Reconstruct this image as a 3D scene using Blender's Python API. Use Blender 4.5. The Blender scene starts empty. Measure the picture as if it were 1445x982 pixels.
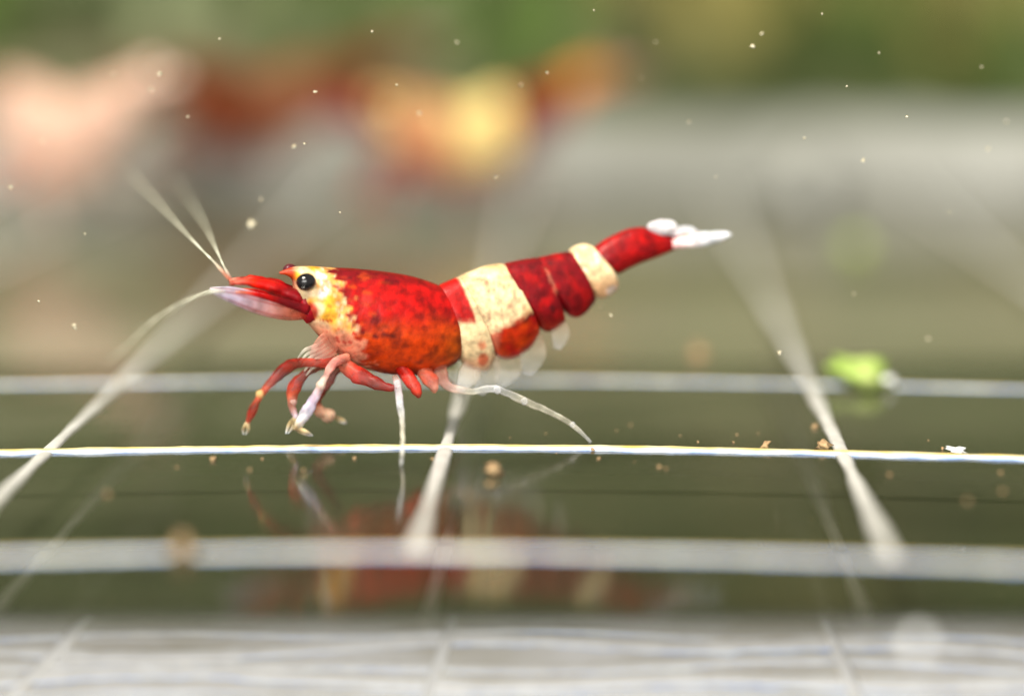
import bpy, bmesh, math, random
from mathutils import Vector, noise

# ------------------------------------------------------------------ camera, world, lamps, exposure
MM = 0.001                                   # all lengths below are in millimetres
F = 3390.0                                   # focal length in photograph pixels (1445 x 982)
CAM_H = 12.7
TILT = math.atan2(575.0, F)
SC = bpy.context.scene
COL = SC.collection
cam_data = bpy.data.cameras.new('camera')
cam = bpy.data.objects.new('camera', cam_data)
COL.objects.link(cam)
cam.location = (0, 0, CAM_H * MM)
cam.rotation_euler = (math.pi / 2 - TILT, 0, 0)
cam_data.sensor_width = 36.0
cam_data.lens = 36.0 * F / 1445.0
cam_data.clip_start = 0.001
cam_data.clip_end = 20.0
cam_data.dof.use_dof = True
cam_data.dof.focus_distance = 61.0 * MM
cam_data.dof.aperture_fstop = 21.0
SC.camera = cam

world = bpy.data.worlds.new('World')
SC.world = world
world.use_nodes = True
bgn = world.node_tree.nodes['Background']
bgn.inputs[0].default_value = (1.0, 0.98, 0.90, 1)
bgn.inputs[1].default_value = 0.5

def area(name, loc, target, size, power, color):
    l = bpy.data.lights.new(name, 'AREA')
    l.shape = 'RECTANGLE'
    l.size, l.size_y = size[0] * MM, size[1] * MM
    l.energy = power
    l.color = color
    o = bpy.data.objects.new(name, l)
    COL.objects.link(o)
    o.location = Vector(loc) * MM
    d = Vector(target) - Vector(loc)
    o.rotation_euler = d.to_track_quat('-Z', 'Y').to_euler()
    return o
area('aquarium_lamp', (-70, -55, 230), (0, 62, 0), (90, 50), 1.3, (1.0, 0.93, 0.80))
area('front_fill', (-40, -260, 95), (0, 60, 0), (240, 130), 1.15, (1.0, 0.97, 0.92))  # unseen fill, added in front to brighten the flank and front strip

SC.view_settings.view_transform = 'Standard'
SC.view_settings.look = 'None'
SC.view_settings.exposure = 0.0
SC.view_settings.gamma = 1.0
SC.cycles.use_denoising = True
SC.cycles.max_bounces = 10
SC.cycles.transparent_max_bounces = 16
SC.cycles.caustics_reflective = False
SC.cycles.caustics_refractive = False
SC.cycles.sample_clamp_indirect = 6.0

# ------------------------------------------------------------------ pixel helpers
CT, ST = math.cos(TILT), math.sin(TILT)
CPOS = Vector((0, 0, CAM_H))
FWD, UP, RT = Vector((0, CT, -ST)), Vector((0, ST, CT)), Vector((1, 0, 0))
def ray(px, py):
    return FWD + RT * ((px - 722.5) / F) + UP * ((491.0 - py) / F)
def floor_at(px, py, z=0.0):
    r = ray(px, py)
    return CPOS + r * ((z - CAM_H) / r.z)
def depth_at(px, py, d):
    return CPOS + ray(px, py) * d

def lin(r, g, b):
    f = lambda c: (c / 12.92 if c <= 0.04045 else ((c + 0.055) / 1.055) ** 2.4)
    return Vector((f(r / 255.0), f(g / 255.0), f(b / 255.0)))

# ------------------------------------------------------------------ materials
def new_mat(name):
    m = bpy.data.materials.new(name)
    m.use_nodes = True
    return m, m.node_tree.nodes, m.node_tree.links, m.node_tree.nodes['Principled BSDF']

def noise_mat(name, c1, c2, scale, rough=0.6, spec=0.3, detail=4.0, lo=0.35, hi=0.65, stretch=(1, 1, 1), bump=0.0):
    m, n, l, p = new_mat(name)
    tc = n.new('ShaderNodeTexCoord'); mp = n.new('ShaderNodeMapping')
    mp.inputs['Scale'].default_value = [s * scale for s in stretch]
    nz = n.new('ShaderNodeTexNoise'); nz.inputs['Scale'].default_value = 1.0
    nz.inputs['Detail'].default_value = detail
    cr = n.new('ShaderNodeValToRGB')
    cr.color_ramp.elements[0].position = lo; cr.color_ramp.elements[1].position = hi
    cr.color_ramp.elements[0].color = (*c1, 1); cr.color_ramp.elements[1].color = (*c2, 1)
    l.new(tc.outputs['Object'], mp.inputs['Vector']); l.new(mp.outputs[0], nz.inputs['Vector'])
    l.new(nz.outputs[0], cr.inputs[0]); l.new(cr.outputs[0], p.inputs['Base Color'])
    p.inputs['Roughness'].default_value = rough
    p.inputs['Specular IOR Level'].default_value = spec
    if bump:
        b = n.new('ShaderNodeBump'); b.inputs['Strength'].default_value = bump
        b.inputs['Distance'].default_value = 0.0002
        l.new(nz.outputs[0], b.inputs['Height']); l.new(b.outputs[0], p.inputs['Normal'])
    return m

def shell_mat(name, sss=0.12, rough=0.42, clear=0.0, vary=0.5, coat=0.03, edge=1.0):
    """wet shell: pigment comes from the colour attribute, mottled by noise"""
    m, n, l, p = new_mat(name)
    at = n.new('ShaderNodeAttribute'); at.attribute_name = 'pigment'
    tc = n.new('ShaderNodeTexCoord')
    nz = n.new('ShaderNodeTexNoise'); nz.inputs['Scale'].default_value = 4200.0; nz.inputs['Detail'].default_value = 6.0
    mr = n.new('ShaderNodeMapRange')
    mr.inputs['From Min'].default_value = 0.3; mr.inputs['From Max'].default_value = 0.7
    mr.inputs['To Min'].default_value = 1.0 - vary; mr.inputs['To Max'].default_value = 1.0 + vary * 0.5
    mx = n.new('ShaderNodeVectorMath'); mx.operation = 'SCALE'
    l.new(tc.outputs['Object'], nz.inputs['Vector']); l.new(nz.outputs[0], mr.inputs[0])
    l.new(at.outputs['Color'], mx.inputs[0]); l.new(mr.outputs[0], mx.inputs['Scale'])
    l.new(mx.outputs[0], p.inputs['Base Color'])
    p.inputs['Roughness'].default_value = rough
    p.inputs['IOR'].default_value = 1.4
    p.inputs['Specular IOR Level'].default_value = 0.3
    p.inputs['Coat Weight'].default_value = coat
    p.inputs['Coat Roughness'].default_value = 0.18
    if sss:
        p.inputs['Subsurface Weight'].default_value = sss
        p.inputs['Subsurface Radius'].default_value = (1.0, 0.35, 0.2)
        p.inputs['Subsurface Scale'].default_value = 0.0005
    bp = n.new('ShaderNodeBump'); bp.inputs['Strength'].default_value = 0.35; bp.inputs['Distance'].default_value = 0.00006
    l.new(nz.outputs[0], bp.inputs['Height']); l.new(bp.outputs[0], p.inputs['Normal'])
    if clear:
        tr = n.new('ShaderNodeBsdfTransparent')
        lw = n.new('ShaderNodeLayerWeight'); lw.inputs['Blend'].default_value = 0.45
        m2 = n.new('ShaderNodeMapRange')
        m2.inputs['To Min'].default_value = 1.0 - clear; m2.inputs['To Max'].default_value = edge
        l.new(lw.outputs['Facing'], m2.inputs[0])
        ms = n.new('ShaderNodeMixShader')
        l.new(m2.outputs[0], ms.inputs[0]); l.new(tr.outputs[0], ms.inputs[1]); l.new(p.outputs[0], ms.inputs[2])
        l.new(ms.outputs[0], n['Material Output'].inputs['Surface'])
    return m

def film_mat():
    """clear acrylic sheet: Fresnel mirror over what lies below, faint scratches"""
    m, n, l, p = new_mat('clear_acrylic')
    n.remove(p)
    fr = n.new('ShaderNodeFresnel'); fr.inputs['IOR'].default_value = 1.30
    gl = n.new('ShaderNodeBsdfGlossy'); gl.inputs['Roughness'].default_value = 0.11
    tr = n.new('ShaderNodeBsdfTransparent')
    tc = n.new('ShaderNodeTexCoord'); mp = n.new('ShaderNodeMapping')
    mp.inputs['Scale'].default_value = (60, 500, 60)
    nz = n.new('ShaderNodeTexNoise'); nz.inputs['Scale'].default_value = 1.0; nz.inputs['Detail'].default_value = 3
    bp = n.new('ShaderNodeBump'); bp.inputs['Strength'].default_value = 0.12; bp.inputs['Distance'].default_value = 0.0001
    l.new(tc.outputs['Object'], mp.inputs[0]); l.new(mp.outputs[0], nz.inputs['Vector'])
    l.new(nz.outputs[0], bp.inputs['Height'])
    l.new(bp.outputs[0], gl.inputs['Normal'])
    df = n.new('ShaderNodeBsdfDiffuse'); df.inputs['Color'].default_value = (0.55, 0.55, 0.34, 1)
    ms0 = n.new('ShaderNodeMixShader')          # thin film of deposit on the acrylic
    n2 = n.new('ShaderNodeTexNoise'); n2.inputs['Scale'].default_value = 90; n2.inputs['Detail'].default_value = 6
    r2 = n.new('ShaderNodeMapRange'); r2.inputs['From Min'].default_value = 0.4; r2.inputs['From Max'].default_value = 0.75
    r2.inputs['To Min'].default_value = 0.012; r2.inputs['To Max'].default_value = 0.06
    l.new(tc.outputs['Object'], n2.inputs['Vector']); l.new(n2.outputs[0], r2.inputs[0])
    l.new(r2.outputs[0], ms0.inputs[0]); l.new(tr.outputs[0], ms0.inputs[1]); l.new(df.outputs[0], ms0.inputs[2])
    ms = n.new('ShaderNodeMixShader')
    l.new(fr.outputs[0], ms.inputs[0]); l.new(ms0.outputs[0], ms.inputs[1]); l.new(gl.outputs[0], ms.inputs[2])
    l.new(ms.outputs[0], n['Material Output'].inputs['Surface'])
    return m

def pane_mat():
    m = noise_mat('dark_pane', (0.014, 0.022, 0.008), (0.040, 0.038, 0.026), 45.0, rough=0.05, spec=0.9, detail=3)
    p = m.node_tree.nodes['Principled BSDF']; p.inputs['IOR'].default_value = 2.1
    return m

M_SHELL = shell_mat('shrimp_shell')
M_LIMB = shell_mat('shrimp_limb', sss=0.2, clear=0.48)
M_CLEAR = shell_mat('clear_limb', sss=0.0, clear=0.86, vary=0.25, edge=0.8)
M_VEIL = shell_mat('swimmeret_skin', sss=0.0, clear=0.93, vary=0.5, edge=0.4)
M_FLAG = shell_mat('feeler', sss=0.0, clear=0.7, vary=0.3, edge=0.6)
M_EYE = noise_mat('eye_black', (0.002, 0.002, 0.003), (0.008, 0.006, 0.008), 3000.0, rough=0.12, spec=0.6)
M_EYE2 = noise_mat('eye_wine', (0.05, 0.008, 0.012), (0.16, 0.02, 0.03), 3000.0, rough=0.3, spec=0.4)
M_FILM = film_mat()
M_PANE = pane_mat()
M_LINE = noise_mat('etched_white', (0.80, 0.79, 0.75), (0.97, 0.95, 0.90), 1500.0, rough=0.5, bump=0.3)
def translucent(m, f):
    n, l = m.node_tree.nodes, m.node_tree.links
    p = n['Principled BSDF']
    t = n.new('ShaderNodeBsdfTranslucent'); ms = n.new('ShaderNodeMixShader'); ms.inputs[0].default_value = f
    l.new(p.inputs['Base Color'].links[0].from_socket, t.inputs['Color'])
    l.new(p.outputs[0], ms.inputs[1]); l.new(t.outputs[0], ms.inputs[2])
    l.new(ms.outputs[0], n['Material Output'].inputs['Surface'])
translucent(M_LINE, 0.28)
M_CROSS = noise_mat('etched_cross', (0.82, 0.81, 0.78), (0.98, 0.97, 0.94), 1500.0, rough=0.5, bump=0.3)
translucent(M_CROSS, 0.5)
M_BAR = noise_mat('bar_white', (0.86, 0.85, 0.83), (0.97, 0.96, 0.94), 1500.0, rough=0.5)
M_FRINGE_WARM = noise_mat('fringe_warm', (0.95, 0.70, 0.22), (0.98, 0.90, 0.60), 1500.0, rough=0.5, bump=0.3)  # yellow side of the lens colour fringe, painted onto ridge facets
translucent(M_FRINGE_WARM, 0.35)
M_FRINGE_COOL = noise_mat('fringe_cool', (0.36, 0.52, 0.92), (0.72, 0.82, 0.97), 1500.0, rough=0.5, bump=0.3)  # blue side of the lens colour fringe, painted likewise
M_TRAY = noise_mat('white_tray', (0.62, 0.59, 0.52), (0.88, 0.87, 0.87), 260.0, rough=0.35, stretch=(0.9, 2.0, 2.0))
M_SUB = noise_mat('olive_substrate', (0.16, 0.155, 0.095), (0.29, 0.28, 0.20), 60.0, rough=0.9, spec=0.1, stretch=(0.4, 1.5, 1))
M_LEDGE = noise_mat('grey_ledge', (0.15, 0.155, 0.13), (0.34, 0.345, 0.32), 70.0, rough=0.6, bump=0.4)
M_CRUMB = noise_mat('tan_crumb', (0.24, 0.14, 0.07), (0.45, 0.32, 0.17), 3000.0, rough=0.7, bump=0.5)
M_SPECK = noise_mat('pale_speck', (0.42, 0.36, 0.22), (0.80, 0.74, 0.56), 2500.0, rough=0.6)
M_WHITE = noise_mat('white_flake', (0.75, 0.77, 0.78), (0.92, 0.93, 0.94), 1200.0, rough=0.4)
M_LIME = noise_mat('lime_leaf', (0.26, 0.40, 0.07), (0.50, 0.60, 0.20), 900.0, rough=0.5, bump=0.4)
M_WALL = noise_mat('green_backdrop', (0.08, 0.12, 0.028), (0.30, 0.32, 0.17), 17.0, rough=0.9, spec=0.1, detail=2, stretch=(1, 1, 1.6))

# ------------------------------------------------------------------ mesh helpers (coordinates in mm)
def link_mesh(name, verts, faces, mats, parent=None, smooth=True, colors=None, mat_idx=None, loc=None, fix=True):
    me = bpy.data.meshes.new(name)
    me.from_pydata([tuple(Vector(v) * MM) for v in verts], [], faces)
    if fix:
        bm = bmesh.new(); bm.from_mesh(me)
        bmesh.ops.recalc_face_normals(bm, faces=bm.faces); bm.to_mesh(me); bm.free()
    for m in (mats if isinstance(mats, (list, tuple)) else [mats]):
        me.materials.append(m)
    if smooth:
        me.polygons.foreach_set('use_smooth', [True] * len(me.polygons))
    if mat_idx:
        me.polygons.foreach_set('material_index', mat_idx)
    if colors:
        a = me.color_attributes.new('pigment', 'FLOAT_COLOR', 'POINT')
        flat = []
        for c in colors:
            flat += [c[0], c[1], c[2], 1.0]
        a.data.foreach_set('color', flat)
    o = bpy.data.objects.new(name, me)
    COL.objects.link(o)
    if parent:
        o.parent = parent
    if loc is not None:
        o.location = Vector(loc) * MM
    return o

def struct(o):
    o['kind'] = 'structure'; return o
def tag(o, label, cat, group=None):
    o['label'] = label; o['category'] = cat
    if group:
        o['group'] = group
    return o

def catmull(pts, sub):
    """pts: list of tuples/Vectors of any length -> smooth polyline"""
    out = []
    n = len(pts)
    for i in range(n - 1):
        p0, p1, p2, p3 = pts[max(i - 1, 0)], pts[i], pts[i + 1], pts[min(i + 2, n - 1)]
        for k in range(sub):
            t = k / sub
            out.append([0.5 * ((2 * b) + (-a + c) * t + (2 * a - 5 * b + 4 * c - d) * t * t + (-a + 3 * b - 3 * c + d) * t ** 3)
                        for a, b, c, d in zip(p0, p1, p2, p3)])
    out.append(list(pts[-1]))
    return out

def tube(name, pts, radii, cols, mat, parent, sub=6, nseg=10, flat=1.0):
    """tapered tube; pts local mm, radii mm, cols pigment per point; flat < 1 squashes it sideways"""
    rows = [list(p) + [r] + list(c) for p, r, c in zip(pts, radii, cols)]
    rows = catmull(rows, sub)
    verts, faces, colors = [], [], []
    N = len(rows)
    for i, r in enumerate(rows):
        p = Vector(r[:3])
        a = Vector(rows[max(i - 1, 0)][:3]); b = Vector(rows[min(i + 1, N - 1)][:3])
        t = (b - a).normalized()
        side = Vector((0, 1, 0)) - t * t.y
        side = side.normalized() if side.length > 1e-4 else Vector((1, 0, 0))
        up = t.cross(side)
        for k in range(nseg):
            an = 2 * math.pi * k / nseg
            q = p + side * (math.cos(an) * r[3] * flat) + up * (math.sin(an) * r[3])
            nn = noise.noise(q * 7.0)
            verts.append(p + (q - p) * (1 + 0.3 * nn + 0.2 * noise.noise(q * 2.5)))
            m_ = 0.95 + 0.75 * noise.noise(q * 5.0 + Vector((4, 1, 2)))
            colors.append([min(c * m_, 1.0) for c in r[4:7]])
    for i in range(N - 1):
        for k in range(nseg):
            k2 = (k + 1) % nseg
            faces.append((i * nseg + k, i * nseg + k2, (i + 1) * nseg + k2, (i + 1) * nseg + k))
    faces.append(tuple(range(nseg))); faces.append(tuple((N - 1) * nseg + k for k in range(nseg)))
    return link_mesh(name, verts, faces, mat, parent, colors=colors)

def blob(name, c, r, mat, parent=None, rough=0.0, seed=0, colors=None, rings=10, segs=14, tilt=0.0, label=None):
    verts, faces = [], []
    ct, st = math.cos(tilt), math.sin(tilt)
    for i in range(rings + 1):
        th = math.pi * i / rings
        for k in range(segs):
            ph = 2 * math.pi * k / segs
            d = Vector((math.sin(th) * math.cos(ph), math.sin(th) * math.sin(ph), math.cos(th)))
            s = 1.0 + rough * noise.noise(d * 1.7 + Vector((seed * 3.1, seed, 0)))
            x, y, z = d.x * r[0] * s, d.y * r[1] * s, d.z * r[2] * s
            verts.append((x * ct - z * st, y, x * st + z * ct))
    for i in range(rings):
        for k in range(segs):
            k2 = (k + 1) % segs
            faces.append((i * segs + k, i * segs + k2, (i + 1) * segs + k2, (i + 1) * segs + k))
    cols = [colors] * len(verts) if colors is not None else None
    o = link_mesh(name, verts, faces, mat, parent, colors=cols, loc=c)
    bm = bmesh.new(); bm.from_mesh(o.data)
    bmesh.ops.remove_doubles(bm, verts=bm.verts, dist=1e-7)
    bm.to_mesh(o.data); bm.free()
    return o

# ------------------------------------------------------------------ the setting: clear gridded floor, pane, tray, ledge, backdrop
EDGE = floor_at(722, 872).y
def sheet(name, x0, x1, y0, y1, z, mat, th):
    v = [(x0, y0, z), (x1, y0, z), (x1, y1, z), (x0, y1, z), (x0, y0, z - th), (x1, y0, z - th), (x1, y1, z - th), (x0, y1, z - th)]
    f = [(0, 1, 2, 3), (4, 7, 6, 5), (0, 4, 5, 1), (1, 5, 6, 2), (2, 6, 7, 3), (3, 7, 4, 0)]
    return struct(link_mesh(name, v, f, mat, smooth=False))
film = struct(link_mesh('tank_floor', [(-70, EDGE, 0), (70, EDGE, 0), (70, 150, 0), (-70, 150, 0)], [(0, 1, 2, 3)], M_FILM, smooth=False, fix=False))
PANE_Z = -1.25
PEDGE = floor_at(722, 874, PANE_Z).y
pane = sheet('floor_underside', -70, 70, PEDGE, 150, PANE_Z, M_PANE, 0.15)
# inclined white front strip below and before the floor's edge
TR_P, TR_K = Vector((0, 54.2, -4.6)), 1.0      # passes here, rises this much per mm of depth
TR_N = Vector((0, -TR_K, 1)).normalized()
def tray_at(px, py):
    r = ray(px, py)
    return CPOS + r * ((TR_P - CPOS).dot(TR_N) / r.dot(TR_N))
tv = []
for y in (49, 57.0):
    for x in (-60, 60):
        z = TR_P.z + (y - TR_P.y) * TR_K
        tv += [(x, y, z), (x, y, z - 1.0)]
tray = struct(link_mesh('front_strip', tv, [(0, 2, 6, 4), (1, 5, 7, 3), (0, 1, 3, 2), (4, 6, 7, 5), (0, 4, 5, 1), (2, 3, 7, 6)], M_TRAY, smooth=False))
base = sheet('tank_base', -70, 70, 44, 160, -11.0, M_LEDGE, 1.0)
# pale substrate showing through the far part of the floor
sv, sf = [], []
n = 70
for i in range(n + 1):
    x = -70 + 140 * i / n
    y = 79 + 2.0 * noise.noise(Vector((x * 0.08, 1, 1)))
    sv += [(x, y, -1.2), (x, y + 5, -0.75), (x, 150, -0.7), (x, 150, -1.2)]
for i in range(n):
    for k in range(3):
        sf.append((i * 4 + k, i * 4 + k + 1, i * 4 + 5 + k, i * 4 + 4 + k))
struct(link_mesh('substrate', sv, sf, M_SUB))

YAW = math.atan2(118.0, F)                   # the grid is turned two degrees to the view
GX = Vector((math.cos(YAW), -math.sin(YAW), 0))
GY = Vector((math.sin(YAW), math.cos(YAW), 0))
G0 = floor_at(629, 632)
def grid_pt(u, v, z=0.0):
    """u along the rows, v into depth, both in mm from the crossing at G0; rows bow slightly"""
    bow = 1.25 * (u - 2.0) ** 2 / (169.0 + 0.3 * u * u)
    p = G0 + GX * u + GY * (v - bow)
    return Vector((p.x, p.y, z))
def ridge(name, path, half, high, parent, mats, seed, facet=None, up=Vector((0, 0, 1))):
    """low rounded ridge along a path lying on the sheet, uneven like a cut groove"""
    prof = [(-1.0, 0.0), (-0.62, 0.75), (0.0, 1.0), (0.62, 0.75), (1.0, 0.0)]
    verts, faces, mi = [], [], []
    N = len(path)
    for i, p in enumerate(path):
        t = (path[min(i + 1, N - 1)] - path[max(i - 1, 0)]).normalized()
        s = up.cross(t)
        w = half * (1 + 0.45 * noise.noise(Vector((i * 0.21, seed * 4.1, 6))) + 0.28 * noise.noise(Vector((i * 0.55, seed * 7.3, 0))) + 0.16 * noise.noise(Vector((i * 1.9, seed, 3))))
        h = high * (1 + 0.25 * noise.noise(Vector((i * 0.8, seed * 2.7, 9))))
        for a, b in prof:
            verts.append(p + s * (a * w) + up * (b * h - (0.004 if b == 0 else 0)))
    for i in range(N - 1):
        for k in range(4):
            faces.append((i * 5 + k, i * 5 + k + 1, i * 5 + 6 + k, i * 5 + 5 + k))
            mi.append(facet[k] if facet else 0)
        faces.append((i * 5, i * 5 + 5, i * 5 + 9, i * 5 + 4)); mi.append(0)
    return link_mesh(name, verts, faces, mats, parent, mat_idx=mi)
U_LINES = [-60 + 10 * k for k in range(13)]
V_ROWS = [-10.5, 0.0, 9.6]
for j, v in enumerate(V_ROWS):
    lim = 24 + max(v, 0) * 0.45
    n = 160
    path = [grid_pt(-lim + 2 * lim * i / n, v) for i in range(n + 1)]
    hw, hh = ((0.20, 0.075), (0.25, 0.10), (0.16, 0.055))[j]
    ridge('grid_line', path, hw, hh, film, [M_LINE, M_FRINGE_WARM, M_FRINGE_COOL], j + 1, facet=(2, 1, 1, 1))  # blue near facet, yellow beyond: painted colour fringe
for j, u in enumerate(U_LINES):
    v0 = -10.5 if abs(u) < 25 else (5 if abs(u) < 35 else 25)
    n = 90
    path = [grid_pt(u, v0 + (74.0 - v0) * (i / n) ** 1.3) for i in range(n + 1)]
    ridge('grid_line', path, 0.19, 0.085, film, [M_CROSS], j + 40)

# added ridges standing in for refracted streaks, and cross lines on the front strip
for k, (py, hw) in enumerate(((896, 0.10), (912, 0.22), (938, 0.14), (957, 0.26), (978, 0.08))):
    n = 170
    path = []
    for i in range(n + 1):
        p = tray_at(-500 + 2450 * i / n, py + 14 * ((i / n - 0.5) * 2) ** 2 + 26 * noise.noise(Vector((i * 0.03, k * 5.0, 1))))
        path.append(p + TR_N * (0.03 * noise.noise(Vector((i * 0.05, k * 3.0, 5)))) - TR_N * 0.02)
    ridge('streak_ridge', path, hw, 0.05, tray, [M_BAR, M_FRINGE_WARM, M_FRINGE_COOL], 80 + k, facet=(2, 0, 0, 1), up=TR_N)  # outer facets carry the painted colour fringe
for k, (a, b) in enumerate((((128, 872), (8, 990)), ((643, 868), (600, 990)), ((1160, 868), (1212, 990)))):
    pa, pb = tray_at(*a), tray_at(*b)
    path = [pa.lerp(pb, i / 20) for i in range(21)]
    ridge('grid_line', path, 0.15, 0.16, tray, [M_BAR], 95 + k, up=TR_N)

# far ledge of the tank, a low grey moulded step
LY = 124.0
lv, lf = [], []
n = 80
for i in range(n + 1):
    x = -60 + 120 * i / n
    h = 3.5 + 0.4 * noise.noise(Vector((x * 0.09, 2, 0))) + 0.35 * noise.noise(Vector((x * 0.4, 7, 0)))
    yb = LY + 0.5 * noise.noise(Vector((x * 0.12, 4, 4)))
    lv += [(x, yb, -0.01), (x, yb + 0.4, h * 0.8), (x, yb + 1.2, h), (x, yb + 4, h), (x, yb + 4.5, -0.01)]
for i in range(n):
    for k in range(4):
        lf.append((i * 5 + k, i * 5 + k + 1, i * 5 + 6 + k, i * 5 + 5 + k))
struct(link_mesh('back_ledge', lv, lf, M_LEDGE))

# green backdrop behind the tank
bv, bf = [], []
nx, nz_ = 40, 24
for i in range(nx + 1):
    for k in range(nz_ + 1):
        x = -190 + 380 * i / nx; z = -6 + 260 * k / nz_
        bv.append((x, 235 - 0.0009 * x * x + 6 * noise.noise(Vector((x * 0.03, 0, z * 0.03))), z))
for i in range(nx):
    for k in range(nz_):
        a = i * (nz_ + 1) + k
        bf.append((a, a + 1, a + nz_ + 2, a + nz_ + 1))
struct(link_mesh('backdrop', bv, bf, M_WALL))

# leafy water plants in front of the backdrop: one uncountable mass
random.seed(11)
pv, pf, pm = [], [], []
for i in range(900):
    x = random.uniform(-75, 75); z = random.uniform(0, 75)
    y = random.uniform(196, 226)
    L = random.uniform(5, 13); W = random.uniform(1.2, 3.2)
    a = random.uniform(-0.9, 0.9) + math.pi / 2; tw = random.uniform(-0.8, 0.8)
    d = Vector((math.cos(a), random.uniform(-0.3, 0.3), math.sin(a))); s = Vector((math.sin(a) * math.cos(tw), math.sin(tw), -math.cos(a) * math.cos(tw)))
    p = Vector((x, y, z)); b = len(pv)
    pv += [p, p + d * L * 0.4 + s * W + Vector((0, -0.4, 0)), p + d * L * 0.5 + Vector((0, -1.0, 0)), p + d * L * 0.4 - s * W + Vector((0, -0.4, 0)), p + d * L]
    pf += [(b, b + 1, b + 2), (b, b + 2, b + 3), (b + 1, b + 4, b + 2), (b + 2, b + 4, b + 3)]
    q = noise.noise(Vector((x * 0.05, 3, z * 0.07))) + random.uniform(-0.25, 0.25)
    # olive leaves gather on one side, grey-green ones high up
    mi = 2 if (q > 0.1 and x > 2) else (1 if q > 0.05 else 0)
    pm += [mi] * 4
leafmats = [noise_mat('leaf_dark', (0.05, 0.10, 0.016), (0.11, 0.17, 0.035), 200, spec=0.15),
            noise_mat('leaf_greygreen', (0.20, 0.24, 0.11), (0.34, 0.38, 0.21), 200, spec=0.15),
            noise_mat('leaf_olive', (0.20, 0.18, 0.05), (0.36, 0.32, 0.11), 200, spec=0.15)]
pl = link_mesh('water_plants', pv, pf, leafmats, mat_idx=pm, fix=False)
pl['kind'] = 'stuff'
tag(pl, 'mass of blurred green water plants filling the background', 'plants')

# ------------------------------------------------------------------ the shrimp
PA, PB = floor_at(300, 634), floor_at(1000, 590)
EX = (PB - PA); EX.z = 0; EX.normalize()
EZ = Vector((0, 0, 1)); EY = EZ.cross(EX)       # EY points away from the camera
ORG = PA + EX * ((floor_at(560, 618) - PA).dot(EX))
def loc(px, py, off=0.0):
    """pixel -> shrimp-local mm on its midplane, moved off mm towards the viewer side"""
    r = ray(px, py)
    q = PA - EY * off
    t = (q - CPOS).dot(EY) / r.dot(EY)
    p = CPOS + r * t - ORG
    return Vector((p.dot(EX), p.dot(EY), p.z))

# rings: (top px, bottom px, half width mm, section exponent), grouped by shell segment
SEGS = [
 ('head', [((394, 384), (395, 387), 0.03), ((404, 380), (405, 389), 0.08), ((416, 376.5), (413, 398), 0.20), ((427, 376), (416, 424), 0.40),
           ((440, 376), (428, 448), 0.52), ((456, 377), (446, 470), 0.60), ((476, 378), (466, 491), 0.66), ((500, 379), (490, 508), 0.72),
           ((540, 383), (525, 523), 0.80), ((578, 389), (562, 529), 0.82), ((602, 396), (602, 527), 0.78), ((618, 402), (640, 513), 0.68), ((622, 405), (652, 494), 0.62)]),
 ('seg1', [((617, 404), (644, 500), 0.58), ((630, 398), (660, 518), 0.64), ((645, 392), (684, 523), 0.66), ((652, 390), (696, 505), 0.64)]),
 ('seg2', [((648, 391), (686, 480), 0.64), ((660, 385), (700, 502), 0.70), ((684, 376), (720, 506), 0.71), ((702, 372.5), (745, 492), 0.68), ((711, 373), (759, 470), 0.63)]),
 ('seg3', [((708, 374), (742, 440), 0.58), ((720, 370), (762, 464), 0.62), ((738, 366), (778, 467), 0.62), ((756, 363.5), (795, 455), 0.57)]),
 ('seg4', [((754, 365), (786, 430), 0.53), ((766, 362), (806, 447), 0.56), ((784, 358), (822, 444), 0.55), ((804, 355), (838, 426), 0.50)]),
 ('seg5', [((804, 357), (822, 396), 0.45), ((808, 350), (836, 417), 0.49), ((823, 344), (852, 420), 0.48), ((833, 346), (869, 409), 0.44), ((837, 350), (871, 398), 0.40)]),
 ('seg6', [((836, 354), (864, 380), 0.34), ((846, 344), (872, 386), 0.37), ((866, 332), (886, 379), 0.36), ((892, 322), (904, 371), 0.34), ((915, 322), (926, 363), 0.29),
           ((943, 331), (948, 354), 0.20), ((962, 338), (964, 346), 0.09)]),
]
C_RED, C_DEEP, C_ORANGE = lin(178, 12, 9), lin(116, 5, 15), lin(186, 56, 3)
C_CREAM, C_YELLOW, C_PINK = lin(232, 204, 158), lin(240, 172, 52), lin(214, 132, 104)
C_DARK, C_WHITE, C_OLIVE = lin(66, 6, 12), lin(222, 224, 230), lin(160, 84, 8)
def sm(a, b, x):
    t = min(max((x - a) / (b - a), 0.0), 1.0); return t * t * (3 - 2 * t)
def nz2(x, y, s, k=0.0):
    return noise.noise(Vector((x / s, y / s, k)))
def seg_line(x, y, x0, y0, x1, y1):
    dx, dy = x1 - x0, y1 - y0
    t = min(max(((x - x0) * dx + (y - y0) * dy) / (dx * dx + dy * dy), 0), 1)
    return math.hypot(x - x0 - t * dx, y - y0 - t * dy)
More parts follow.
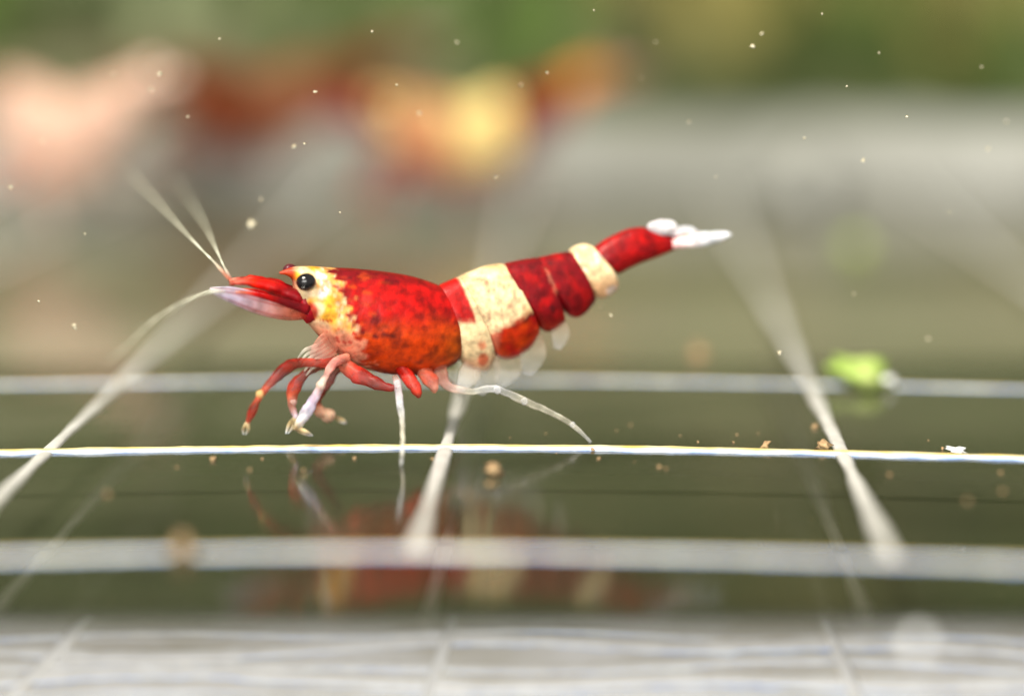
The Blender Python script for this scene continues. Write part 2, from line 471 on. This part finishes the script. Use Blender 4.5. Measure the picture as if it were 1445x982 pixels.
def pig_main(seg, x, y, side, low=0.5):
    k = 5.0 if side > 0 else 1.0
    fine = nz2(x, y, 6, k); mid = nz2(x, y, 18, k); big = nz2(x, y, 45, k)
    if seg == 'head':
        red = C_DEEP.lerp(C_RED, sm(378, 402, y + 10 * mid))
        red = red.lerp(C_ORANGE, 0.9 * sm(425, 470, y + 20 * big - 0.10 * (x - 560)) * sm(485, 520, x))  # orange lower carapace, its backlit glow painted into the pigment
        red = red.lerp(C_OLIVE, 0.55 * sm(585, 650, x + 25 * mid) * sm(435, 480, y))
        red = red.lerp(C_DARK, 0.75 * sm(0.25, 0.6, nz2(x * 0.5, y, 7, k + 3)) * sm(402, 386, y))
        red = red.lerp(C_DARK, 0.85 * sm(9, 3, math.hypot((x - 548) * 0.55, y - 394) + 4 * fine))
        red = red.lerp(C_DARK, 0.8 * sm(3.5, 1.0, seg_line(x, y, 486, 454, 520, 467) * 0.7 + 1.0 * fine))
        red = red.lerp(C_DARK, 0.8 * sm(3.0, 0.8, seg_line(x, y, 520, 467, 545, 466) * 0.8 + 1.0 * fine))
        red = red.lerp(C_DARK, 0.45 * sm(3.0, 0.8, seg_line(x, y, 585, 455, 650, 448) + 2.0 * mid))
        red = red.lerp(C_DARK, 0.6 * sm(9, 3, math.hypot(x - 520, (y - 445) * 0.6) + 5 * fine))
        red = red.lerp(C_DARK, 0.45 * sm(0.05, 0.6, mid + 0.3 * fine + 0.4 * big))
        red = red.lerp(lin(228, 90, 20), 0.5 * sm(0.15, 0.5, nz2(x * 0.4, y, 8, k + 9)) * sm(560, 490, x))
        red = red.lerp(lin(225, 60, 50), 0.5 * sm(12, 3, math.hypot(x - 508, y - 420) + 6 * fine))
        red = red.lerp(C_DARK, 0.18 * sm(0.2, 0.5, nz2(x * 0.6, y * 0.6, 3.0, k + 11)))
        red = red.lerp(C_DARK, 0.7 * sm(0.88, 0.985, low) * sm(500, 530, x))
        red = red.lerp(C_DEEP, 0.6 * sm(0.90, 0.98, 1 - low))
        # cream face with torn edge
        edge = 463 + 0.30 * (y - 378) + 0.0006 * (y - 378) ** 2
        tear = 26 * nz2(x * 0.22, y, 6, k + 1) + 14 * nz2(x * 0.3, y, 3.0, k + 2)
        f = sm(7, -7, x - edge + tear)
        face = C_YELLOW.lerp(C_CREAM, sm(0.0, 0.5, mid + 0.4)).lerp(C_PINK, sm(440, 475, y + 10 * mid))
        face = face.lerp(C_RED, 0.75 * sm(0.18, 0.5, nz2(x * 0.4, y, 5, k + 6)) * sm(400, 425, y))
        face = face.lerp(C_RED, 0.9 * sm(15, 9, math.hypot((x - 432) * 1.2, (y - 437) * 0.8)))
        face = face.lerp(C_RED, sm(420, 410, x) * 0.9)
        face = face.lerp(lin(235, 240, 255), 0.8 * sm(8, 3, abs(math.hypot(x - 438, y - 399) - 15)) * sm(440, 446, x))  # blue-white rim sheen beside the eye, painted into the pigment
        flame = sm(26, 4, abs(x - edge + tear + 9)) * sm(0.35, -0.1, fine)
        face = face.lerp(lin(238, 150, 30), 0.75 * flame * sm(475, 440, y))
        return red.lerp(face, f)
    if seg == 'seg1':
        b = (x - 645) - (y - 393) * 0.32
        w = sm(-3, 3, b + 2 * fine)
        w = max(w, sm(446, 454, y + 2 * fine))
        wh = C_CREAM.lerp(C_ORANGE, 0.85 * sm(11, 5, math.hypot(x - 674, y - 502) + 6 * mid))
        wh = wh.lerp(C_ORANGE, 0.7 * sm(9, 4, math.hypot(x - 670, y - 480) + 5 * mid))
        wh = wh.lerp(C_PINK, 0.6 * sm(490, 520, y + 14 * mid))
        return C_RED.lerp(wh, w)
    if seg == 'seg2':
        bd = y - (462 - (x - 690) * 0.56)
        w = sm(4, -4, bd + 3 * fine)
        cr = C_CREAM.lerp(lin(190, 140, 110), 0.75 * sm(0.3, 0.55, abs(nz2(x, y, 9, k)) + 0.3 * fine) * sm(372, 390, y))
        cr = cr.lerp(C_YELLOW, 0.25 * sm(0.0, 0.5, big))
        og = C_ORANGE.lerp(C_RED, 0.5 + 0.9 * mid)
        og = og.lerp(C_DARK, 0.9 * sm(6, 1, abs(bd - 5)) * sm(700, 735, x))
        og = og.lerp(C_PINK, 0.6 * sm(700, 688, x))
        return og.lerp(cr, w)
    if seg in ('seg3', 'seg4'):
        c = C_DEEP.lerp(C_RED, sm(-0.2, 0.5, mid + 0.3 * fine) * 0.55)
        c = c.lerp(C_ORANGE, 0.35 * sm(440, 465, y))
        c = c.lerp(C_DARK, 0.9 * sm(6, 2, math.hypot(x - 770, (y - 431) * 0.6) + 2 * fine))
        c = c.lerp(C_PINK, 0.35 * sm(4, 1, seg_line(x, y, 764, 378, 775, 408) + 2 * fine))
        return c
    if seg == 'seg5':
        return C_CREAM.lerp(lin(240, 170, 120), 0.6 * sm(380, 405, y + 12 * mid)).lerp(C_WHITE, 0.5 * sm(0.1, 0.5, mid))
    c = C_DEEP.lerp(C_RED, 0.55 + 0.8 * mid)
    return c.lerp(lin(232, 66, 52), 0.85 * sm(-3, 5, y - (371 - (x - 905) * 0.25)) * sm(892, 906, x))

def make_pig_bands(bands, base):
    """pigment for the far shrimps: bands = [(x0, x1, colour)] along the body"""
    def f(seg, x, y, side, low=0.5):
        c = base
        for x0, x1, cc in bands:
            w = sm(x0 - 8, x0 + 8, x + 8 * nz2(x, y, 20)) * sm(x1 + 8, x1 - 8, x + 8 * nz2(x, y, 20, 4))
            c = c.lerp(cc, w)
        return c
    return f

NS = 72
def body_mesh(pig, sub=14):
    verts, faces, cols = [], [], []
    rings = []
    for name, st in SEGS:
        rows = catmull([[*t, *b, w] for t, b, w in st], sub if name == 'head' else 9)
        for r in rows:
            rings.append((name, r))
    for name, (tx, ty, bx, by, w) in rings:
        T, B = loc(tx, ty), loc(bx, by)
        c, h = (T + B) * 0.5, (T - B) * 0.5
        for k in range(NS):
            a = 2 * math.pi * k / NS
            ca, sa = math.cos(a), math.sin(a)
            e = 0.86
            s = math.copysign(abs(sa) ** e, sa)
            # plates hang nearly straight at the flank and pinch to the belly
            ww = w * (1.0 + 0.10 * (-ca) - 0.12 * max(-ca, 0) ** 3)
            fx = (tx + bx) / 2 + (tx - bx) / 2 * ca; fy = (ty + by) / 2 + (ty - by) / 2 * ca
            bmp = 1.0 + 0.018 * nz2(fx, fy, 16, 2.0 if s > 0 else 8.0)
            verts.append(c + h * ca + Vector((0, s * ww * bmp, 0)))
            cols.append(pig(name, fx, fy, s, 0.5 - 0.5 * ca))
    n = len(rings)
    for i in range(n - 1):
        for k in range(NS):
            k2 = (k + 1) % NS
            faces.append((i * NS + k, i * NS + k2, (i + 1) * NS + k2, (i + 1) * NS + k))
    faces.append(tuple(range(NS))); faces.append(tuple((n - 1) * NS + k for k in range(NS)))
    return verts, faces, cols

def blade(name, pts, widths, cols, mat, parent, thick=0.05, sub=6, streak=None):
    """thin leaf-like plate along local pts, widths in mm measured in the midplane's upright"""
    rows = catmull([list(p) + [w] + list(c) for p, w, c in zip(pts, widths, cols)], sub)
    verts, faces, colors = [], [], []
    N = len(rows); K = 28
    for i, r in enumerate(rows):
        p = Vector(r[:3]); a = Vector(rows[max(i - 1, 0)][:3]); b = Vector(rows[min(i + 1, N - 1)][:3])
        t = (b - a).normalized(); side = Vector((0, 1, 0)); up = t.cross(side).normalized()
        for k in range(K):
            an = 2 * math.pi * k / K
            verts.append(p + up * (math.cos(an) * r[3]) + side * (math.sin(an) * thick * min(1, r[3] / 0.1 + 0.15)))
            c_ = Vector(r[4:7])
            if streak is not None:
                c_ = c_.lerp(streak, 0.8 * sm(0.0, 0.3, noise.noise(Vector((math.cos(an) * 5.5, i * 0.03, parent.location.x * 0 + (1 if math.sin(an) < 0 else 5))))))
            colors.append(c_)
    for i in range(N - 1):
        for k in range(K):
            k2 = (k + 1) % K
            faces.append((i * K + k, i * K + k2, (i + 1) * K + k2, (i + 1) * K + k))
    faces.append(tuple(range(K))); faces.append(tuple((N - 1) * K + k for k in range(K)))
    return link_mesh(name, verts, faces, mat, parent, colors=colors)

PXM = 55.6                                       # photograph pixels per mm at the shrimp
def L(pl):                                        # list of (px, py, off) -> local points
    return [loc(*p) for p in pl]
def R(*r):
    return [q / PXM for q in r]

def make_shrimp():
    root = bpy.data.objects.new('shrimp', None)
    COL.objects.link(root)
    root.location = ORG * MM
    root.rotation_euler = (0, 0, math.atan2(EX.y, EX.x))
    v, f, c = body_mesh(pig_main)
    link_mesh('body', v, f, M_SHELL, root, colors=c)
    W, CR, PK, RD, DP = C_WHITE, C_CREAM, C_PINK, C_RED, C_DEEP
    LIL = lin(215, 200, 225)
    CLR = lin(225, 220, 205)
    # eyes on stalks
    for off, px, py in ((0.46, 432, 398), (-0.50, 409, 381)):
        s = 1 if off > 0 else -1
        tube('eye_stalk', L([(446, 402, off * 0.3), (438, 400, off * 0.75), (px, py, off)]) if s > 0 else L([(430, 388, -0.2), (418, 384, -0.35), (px, py, off)]),
             R(9, 11, 11) if s > 0 else R(7, 8, 8), [C_YELLOW, C_CREAM, C_CREAM] if s > 0 else [RD, DP, lin(92, 26, 44)], M_SHELL, root)
        q = loc(px, py, off + 0.07 * s)
        k_ = 1.0 if s > 0 else 0.72
        eye = blob('eye', q, (0.255 * k_, 0.21 * k_, 0.225 * k_), M_EYE if s > 0 else M_EYE2, root, rings=16, segs=24)
    # antennal scales: broad pale blades with red rib
    for off in (0.42, -0.42):
        d = 0 if off > 0 else -4
        blade('antennal_scale', L([(436, 440 + d, off), (405, 439 + d, off * 1.2), (365, 430 + d, off * 1.4), (325, 417 + d, off * 1.5), (296, 411 + d, off * 1.5)]),
              R(10, 13, 13, 9, 1.5), [RD, lin(200, 110, 90), lin(214, 170, 176), LIL, W], M_LIMB, root, thick=0.05, streak=lin(150, 20, 18))
        blade('scale_rib', L([(436, 438 + d, off * 1.12), (400, 426 + d, off * 1.32), (360, 415 + d, off * 1.5), (332, 412 + d, off * 1.58)]),
              R(7, 5, 3.5, 1), [DP, DP, RD, PK], M_SHELL, root, thick=0.045)
        tube('antennule', L([(436, 428 + d, off * 0.45), (412, 417 + d, off * 0.5), (385, 406 + d, off * 0.5), (352, 399 + d, off * 0.5), (324, 400 + d, off * 0.5)]),
             R(14, 11, 9, 6, 2.5), [RD, DP, RD, lin(200, 40, 20), lin(220, 120, 100)], M_SHELL, root)
        blob('antenna_base', loc(435, 438, off * 0.85), (0.25, 0.15, 0.33), M_SHELL, root, colors=lin(150, 8, 24), rough=0.35, seed=3, tilt=0.35)
    FL = lin(228, 226, 205)
    tube('antenna', L([(330, 402, 0.25), (318, 388, 0.2), (300, 368, -0.6), (265, 332, -3.2), (225, 288, -7.0), (178, 238, -11.5)]),
         R(3.2, 2.5, 2.0, 1.8, 1.6, 0.7), [RD, PK, FL, FL, FL, FL], M_FLAG, root)
    tube('antenna', L([(330, 400, -0.25), (316, 376, -0.5), (302, 345, -3.2), (282, 305, -7.0), (246, 250, -12.0)]),
         R(3.0, 2.0, 1.6, 1.4, 0.6), [RD, FL, FL, FL, FL], M_FLAG, root)
    tube('antenna', L([(345, 420, 0.5), (310, 411, 0.7), (275, 419, 1.0), (225, 446, 1.8), (175, 492, 3.0), (152, 512, 3.8)]),
         R(2.8, 2.0, 1.7, 1.5, 1.2, 0.6), [PK, FL, FL, FL, FL, FL], M_FLAG, root)
    tube('antenna', L([(345, 415, -0.5), (312, 408, -0.8), (285, 414, -1.4), (240, 440, -4.5), (190, 470, -8.0)]),
         R(2.4, 1.7, 1.4, 1.2, 0.6), [PK, FL, FL, FL, FL], M_FLAG, root)
    # mouthparts
    for off in (0.36, -0.3):
        blade('mouthpart', L([(478, 470, off), (462, 486, off * 1.1), (450, 502, off * 1.1), (440, 520, off)]), R(12, 17, 14, 3),
              [PK, lin(232, 160, 135), lin(228, 176, 160), CLR], M_CLEAR, root, thick=0.08, streak=lin(200, 80, 60))
        for k in range(5):
            tube('mouth_bristle', L([(462 + 3 * k, 478 + 5 * k, off), (446 + 2 * k, 488 + 5 * k, off * 1.2), (430 + 3 * k, 494 + 6 * k, off * 1.3), (420 + 3 * k, 506 + 6 * k, off * 1.2)]),
                 R(3.5, 3, 2, 0.8), [PK, lin(230, 180, 165), CLR, CLR], M_CLEAR, root, nseg=8)
    # claw-bearing front legs
    def leg(pts, radii, cols, mat, joints=(), jc=None, claw=None):
        t = tube('leg', L(pts), R(*[q * 0.84 for q in radii]), cols, mat, root)
        for (jx, jy, jo, jr) in joints:
            blob('joint', loc(jx, jy, jo), (0.82 * jr / PXM,) * 3, mat, t, colors=jc if jc is not None else CR, rough=0.2, rings=8, segs=10)
        if claw:
            for dx in (-1, 1):
                (cx, cy, co), (ex_, ey_, eo) = claw
                tube('pincer', L([(cx, cy, co), ((cx + ex_) / 2 + dx * 3.5, (cy + ey_) / 2, co + dx * 0.05), (ex_ + dx * 1.5, ey_, eo)]), R(3.2, 2.8, 1.0), [CR, CR, W], mat, t, nseg=8)
        return t
    RR = lin(140, 26, 18)
    leg([(480, 512, 0.35), (446, 512, 0.55), (414, 514, 0.8), (388, 534, 1.0), (368, 558, 1.1), (356, 580, 1.1), (349, 598, 1.05)],
        (9, 7, 9.5, 8.5, 5, 7, 3.6), [RR, lin(190, 70, 56), RR, RR, lin(214, 90, 60), RR, lin(205, 80, 60)], M_LIMB, [(367, 556, 1.12, 7.2)], lin(240, 196, 130),
        ((349, 596, 1.05), (345, 613, 1.0)))
    leg([(490, 505, 0.4), (470, 514, 0.7), (455, 540, 0.9), (440, 568, 1.0), (426, 592, 1.1), (418, 603, 1.1)],
        (9, 7, 6, 9.5, 8.5, 4.5), [PK, lin(236, 150, 140), lin(240, 200, 190), LIL, lin(225, 220, 225), CR], M_LIMB, [(453, 543, 0.95, 8.5)], lin(245, 215, 200),
        ((416, 603, 1.1), (440, 615, 1.2)))
    leg([(460, 512, -0.3), (432, 526, -0.5), (414, 548, -0.5), (412, 572, -0.45), (418, 590, -0.4)],
        (9, 7, 12, 7, 5), [RR, RR, lin(214, 60, 30), lin(226, 150, 130), LIL], M_LIMB, [(413, 566, -0.45, 9)], lin(236, 190, 180),
        ((417, 588, -0.4), (405, 612, -0.3)))
    leg([(478, 516, -0.35), (462, 540, -0.6), (446, 566, -0.7), (452, 580, -0.7), (470, 588, -0.7)],
        (8, 8, 9, 11, 10), [RR, RR, RR, lin(240, 180, 150), lin(246, 200, 170)], M_LIMB, [(462, 586, -0.7, 12)], lin(244, 196, 168),
        ((474, 588, -0.7), (488, 598, -0.6)))
    # walking legs
    leg([(478, 508, 0.3), (500, 526, 0.6), (528, 540, 0.9), (550, 547, 1.2), (560, 546, 1.3)], (10, 14, 11, 7, 3), [PK, lin(196, 50, 36), RR, lin(150, 14, 12), RR], M_LIMB)
    leg([(556, 530, 1.25), (561, 542, 1.35), (564, 568, 1.7), (568, 600, 2.2), (568, 630, 2.75), (566, 656, 3.3)],
        (4, 6.5, 5.6, 4.2, 3.4, 2.0), [PK, lin(246, 220, 226), lin(235, 235, 245), CLR, CLR, W], M_CLEAR, [(561, 541, 1.37, 6.2), (565, 570, 1.75, 6)], W)
    leg([(566, 520, 0.4), (580, 538, 0.7), (589, 553, 0.9), (591, 561, 0.9)], (13, 12, 9, 3), [RD, lin(214, 40, 22), lin(205, 50, 34), RR], M_LIMB)
    leg([(596, 518, 0.3), (606, 534, 0.5), (612, 546, 0.6), (613, 554, 0.6)], (14, 13, 9, 3), [PK, lin(232, 96, 70), lin(236, 150, 130), PK], M_LIMB)
    leg([(620, 510, 0.2), (622, 530, 0.4), (634, 546, 0.6), (664, 552, 0.9), (700, 549, 1.2), (738, 565, 1.4), (772, 580, 1.6), (806, 598, 1.8), (834, 624, 2.1)],
        (14, 13, 7, 5.5, 6, 6, 5.2, 4.2, 2.2), [PK, lin(238, 150, 130), lin(236, 190, 180), CLR, W, CLR, CLR, CLR, W], M_CLEAR,
        [(702, 550, 1.22, 7), (740, 566, 1.42, 6.5), (808, 599, 1.82, 5)], W)
    leg([(600, 515, -0.4), (630, 540, -1.0), (652, 555, -1.6), (646, 580, -2.0), (640, 604, -2.2)], (9, 8, 5, 4, 2), [PK, PK, CLR, CLR, W], M_CLEAR)
    # swimmerets: pale veils below the tail plates
    for i, (x0, y0, x1, y1, w0) in enumerate(((668, 506, 648, 552, 16), (690, 500, 676, 556, 20), (718, 492, 706, 545, 22), (752, 472, 744, 528, 20), (788, 452, 786, 492, 14))):
        for off in (0.28, -0.28):
            xm, ym = (x0 + x1) / 2 + 4, (y0 + y1) / 2
            blade('swimmeret', L([(x0, y0, off), (xm, ym, off * 1.3), (x1, y1, off * 1.4)]), R(w0 * 0.6, w0, w0 * 0.35),
                  [lin(240, 190, 160), lin(232, 222, 205), W], M_VEIL if i else M_CLEAR, root, thick=0.06)
    # tail fan
    blob('tail_lobe', loc(936, 321, 0.10), (0.44, 0.16, 0.21), M_SHELL, root, colors=lin(222, 218, 222), tilt=-0.06, rough=0.15)
    blade('tail_lobe', L([(944, 334, -0.15), (960, 328, -0.2), (975, 327, -0.25), (988, 331, -0.28)]), R(5, 8, 7, 2), [W, W, W, W], M_SHELL, root, thick=0.1)
    blade('tail_lobe', L([(948, 345, 0.12), (968, 342, 0.16), (995, 338, 0.2), (1020, 333, 0.2), (1031, 331, 0.2)]), R(7, 9, 10, 7, 2), [lin(250, 190, 190), lin(250, 225, 225), W, W, W], M_SHELL, root, thick=0.14)
    blade('tail_lobe', L([(948, 340, -0.1), (970, 336, -0.1), (990, 332, -0.1), (1004, 330, -0.1)]), R(5, 6, 5, 1.5), [RD, PK, W, W], M_SHELL, root, thick=0.1)
    blade('telson', L([(950, 342, 0.02), (965, 342, 0.02), (985, 341, 0.02)]), R(8, 6, 2), [RD, lin(230, 70, 60), PK], M_SHELL, root, thick=0.1)
    return root

main = make_shrimp()
tag(main, 'sharp red shrimp with two cream bands and black eye standing over the bright grid line', 'shrimp', 'shrimps in the tank')

def far_shrimp(foot, scale, yaw, pig, label, tint):
    r = main.copy(); COL.objects.link(r)
    r.location = Vector(foot) * MM
    r.rotation_euler = (0, 0, yaw)
    r.scale = (scale,) * 3
    bodyv, bodyf, bodyc = body_mesh(pig, sub=6)
    for ch in main.children:
        if ch.name.split('.')[0] == 'body':
            link_mesh('body', bodyv, bodyf, M_SHELL, r, colors=bodyc)
            continue
        cc = ch.copy(); COL.objects.link(cc); cc.parent = r
        at = ch.data.color_attributes.get('pigment')
        if at:
            cc.data = ch.data.copy()
            a2 = cc.data.color_attributes['pigment']
            buf = [0.0] * (4 * len(a2.data)); a2.data.foreach_get('color', buf)
            for q in range(0, len(buf), 4):
                for e in range(3):
                    buf[q + e] = buf[q + e] * 0.25 + tint[e] * 0.75
            a2.data.foreach_set('color', buf)
        for g in ch.children:
            gg = g.copy(); COL.objects.link(gg); gg.parent = cc
    r['label'] = label
    return r
CRY = lin(255, 226, 150)
far_shrimp(floor_at(618, 312), 1.3, 0.62, make_pig_bands([(350, 475, lin(235, 195, 130)), (475, 560, lin(200, 130, 96)), (560, 700, CRY), (835, 960, lin(225, 140, 66))], lin(120, 12, 14)),
           'blurred red shrimp with pale yellow bands before the grey ledge', lin(150, 30, 20))
far_shrimp(floor_at(70, 322), 1.45, -0.95, make_pig_bands([(380, 1000, lin(226, 186, 166))], lin(215, 150, 125)),
           'blurred pinkish white shrimp on the far floor', lin(215, 175, 155))
far_shrimp(floor_at(330, 270), 1.45, 0.55, make_pig_bands([(380, 480, lin(120, 62, 34)), (600, 700, lin(140, 84, 54))], lin(108, 52, 26)),
           'blurred dark brown red shrimp between two paler shrimps', lin(120, 72, 40))

# ------------------------------------------------------------------ debris
def crumb(name, px, py, r, mat, label, cat, z_up=0.6, seed=1, depth=None, group=None, flat=1.0, parent=None, ry=None):
    """crumb on the floor (foot at pixel) or drifting at a given depth"""
    p = floor_at(px, py) if depth is None else depth_at(px, py, depth)
    if depth is None:
        p = p + Vector((0, 0, r * flat * z_up))
    o = blob(name, p, (r, (ry or r * 0.85), r * flat), mat, None, rough=1.5, seed=seed, rings=8, segs=10, tilt=0.5 * math.sin(seed * 2.3))
    tag(o, label, cat, group)
    return o
crumb('food_crumb', 697, 670, 0.17, M_CRUMB, 'largest cream crumb lying on the floor beside the middle cross line', 'crumb', seed=3, flat=0.95)
crumb('food_crumb', 258, 784, 0.22, M_CRUMB, 'blurred tan crumb sitting on the thick front grid line', 'crumb', seed=4)
crumb('leaf_fragment', 1212, 545, 0.85, M_LIME, 'blurred lime green leaf fragment lying on the rear grid line', 'leaf', seed=5, flat=0.5)
crumb('leaf_fragment', 1205, 352, 0.42, M_LIME, 'faint green leaf fragment on the far floor before the grey ledge', 'leaf', seed=15, flat=0.5)
crumb('shell_flake', 1252, 546, 0.25, M_WHITE, 'small white flake touching the lime green leaf fragment', 'flake', seed=6, flat=0.6)
crumb('shell_flake', 1130, 290, 1.6, M_LEDGE, 'pale rounded flake leaning at the grey ledge', 'flake', seed=16, flat=0.95)
crumb('shell_flake', 1352, 637, 0.24, M_WHITE, 'thin white oval flake lying on the bright grid line', 'flake', seed=8, flat=0.25)
crumb('food_crumb', 1161, 634, 0.15, M_CRUMB, 'brown crumb on the bright grid line beside the steep cross line', 'crumb', seed=9, flat=1.0)
crumb('food_crumb', 1080, 634, 0.09, M_CRUMB, 'narrow upright brown crumb standing on the bright grid line', 'crumb', seed=10, flat=1.8)
crumb('food_crumb', 985, 505, 0.2, M_CRUMB, 'soft orange crumb behind the rear grid line', 'crumb', seed=12)
b = crumb('air_bubble', 1296, 906, 0.16, M_WHITE, 'round white blurred bubble at the front edge of the floor', 'bubble', seed=7, depth=46.0)
random.seed(5)
drift = [(838, 15, 1.6), (1075, 48, 2.2), (772, 103, 2.4), (213, 127, 3.4), (592, 160, 3), (972, 173, 3), (1195, 122, 2.4), (1280, 165, 2.6), (1420, 172, 2.6),
         (1218, 227, 3), (265, 165, 2.6), (415, 207, 4.2), (430, 203, 3), (355, 317, 7), (700, 250, 2.4), (1395, 210, 3.4), (105, 460, 4), (55, 425, 3), (15, 265, 3.5),
         (1100, 498, 4.5), (645, 60, 3.2), (445, 130, 3.5), (735, 120, 3), (1135, 195, 2), (1310, 478, 2.6), (310, 55, 2.6), (225, 105, 4.5), (1240, 75, 2), (1062, 66, 5),
         (848, 432, 2.6), (862, 445, 2.6), (160, 105, 2.2), (525, 45, 2.4), (905, 110, 1.8), (1385, 95, 1.8), (1010, 250, 1.8), (368, 282, 2.4), (120, 330, 2),
         (480, 300, 1.8), (1205, 415, 2), (1340, 300, 1.8), (60, 200, 2.4), (925, 60, 1.8), (1160, 20, 1.8), (560, 120, 1.8)]
for i, (px, py, r) in enumerate(drift):
    d = 61 + random.uniform(-3.0, 3.0)
    o = crumb('drifting_speck', px, py, 0.62 * r / PXM, M_SPECK, 'tiny pale speck drifting in the water above the grid', 'speck', seed=20 + i, depth=d,
              group='specks drifting in the water', flat=random.uniform(0.5, 1.1))
ground = [(845, 648, 4), (836, 636, 5), (1040, 614, 2.5), (930, 660, 5), (895, 652, 2), (940, 662, 4), (300, 650, 6), (352, 664, 3), (1365, 708, 6), (1415, 694, 5), (1412, 668, 3),
          (1255, 671, 4.5), (1330, 634, 4), (690, 684, 6), (660, 700, 3.5), (1035, 625, 2.5), (1070, 612, 2), (985, 624, 2.5), (870, 608, 2.5), (890, 600, 2), (770, 612, 2.5),
          (370, 648, 3), (500, 648, 3), (205, 566, 2.5), (152, 700, 5), (1150, 604, 6), (610, 648, 3), (428, 664, 3), (720, 618, 2), (1310, 622, 2), (785, 640, 2), (1215, 640, 2.5),
          (960, 615, 2), (1110, 640, 2), (250, 660, 2.5)]
for i, (px, py, r) in enumerate(ground):
    crumb('floor_speck', px, py, 0.6 * r / PXM, M_CRUMB, 'tiny tan speck lying on the clear floor near the bright grid line', 'speck', seed=70 + i,
          group='specks lying on the floor', flat=random.uniform(0.5, 1.2))
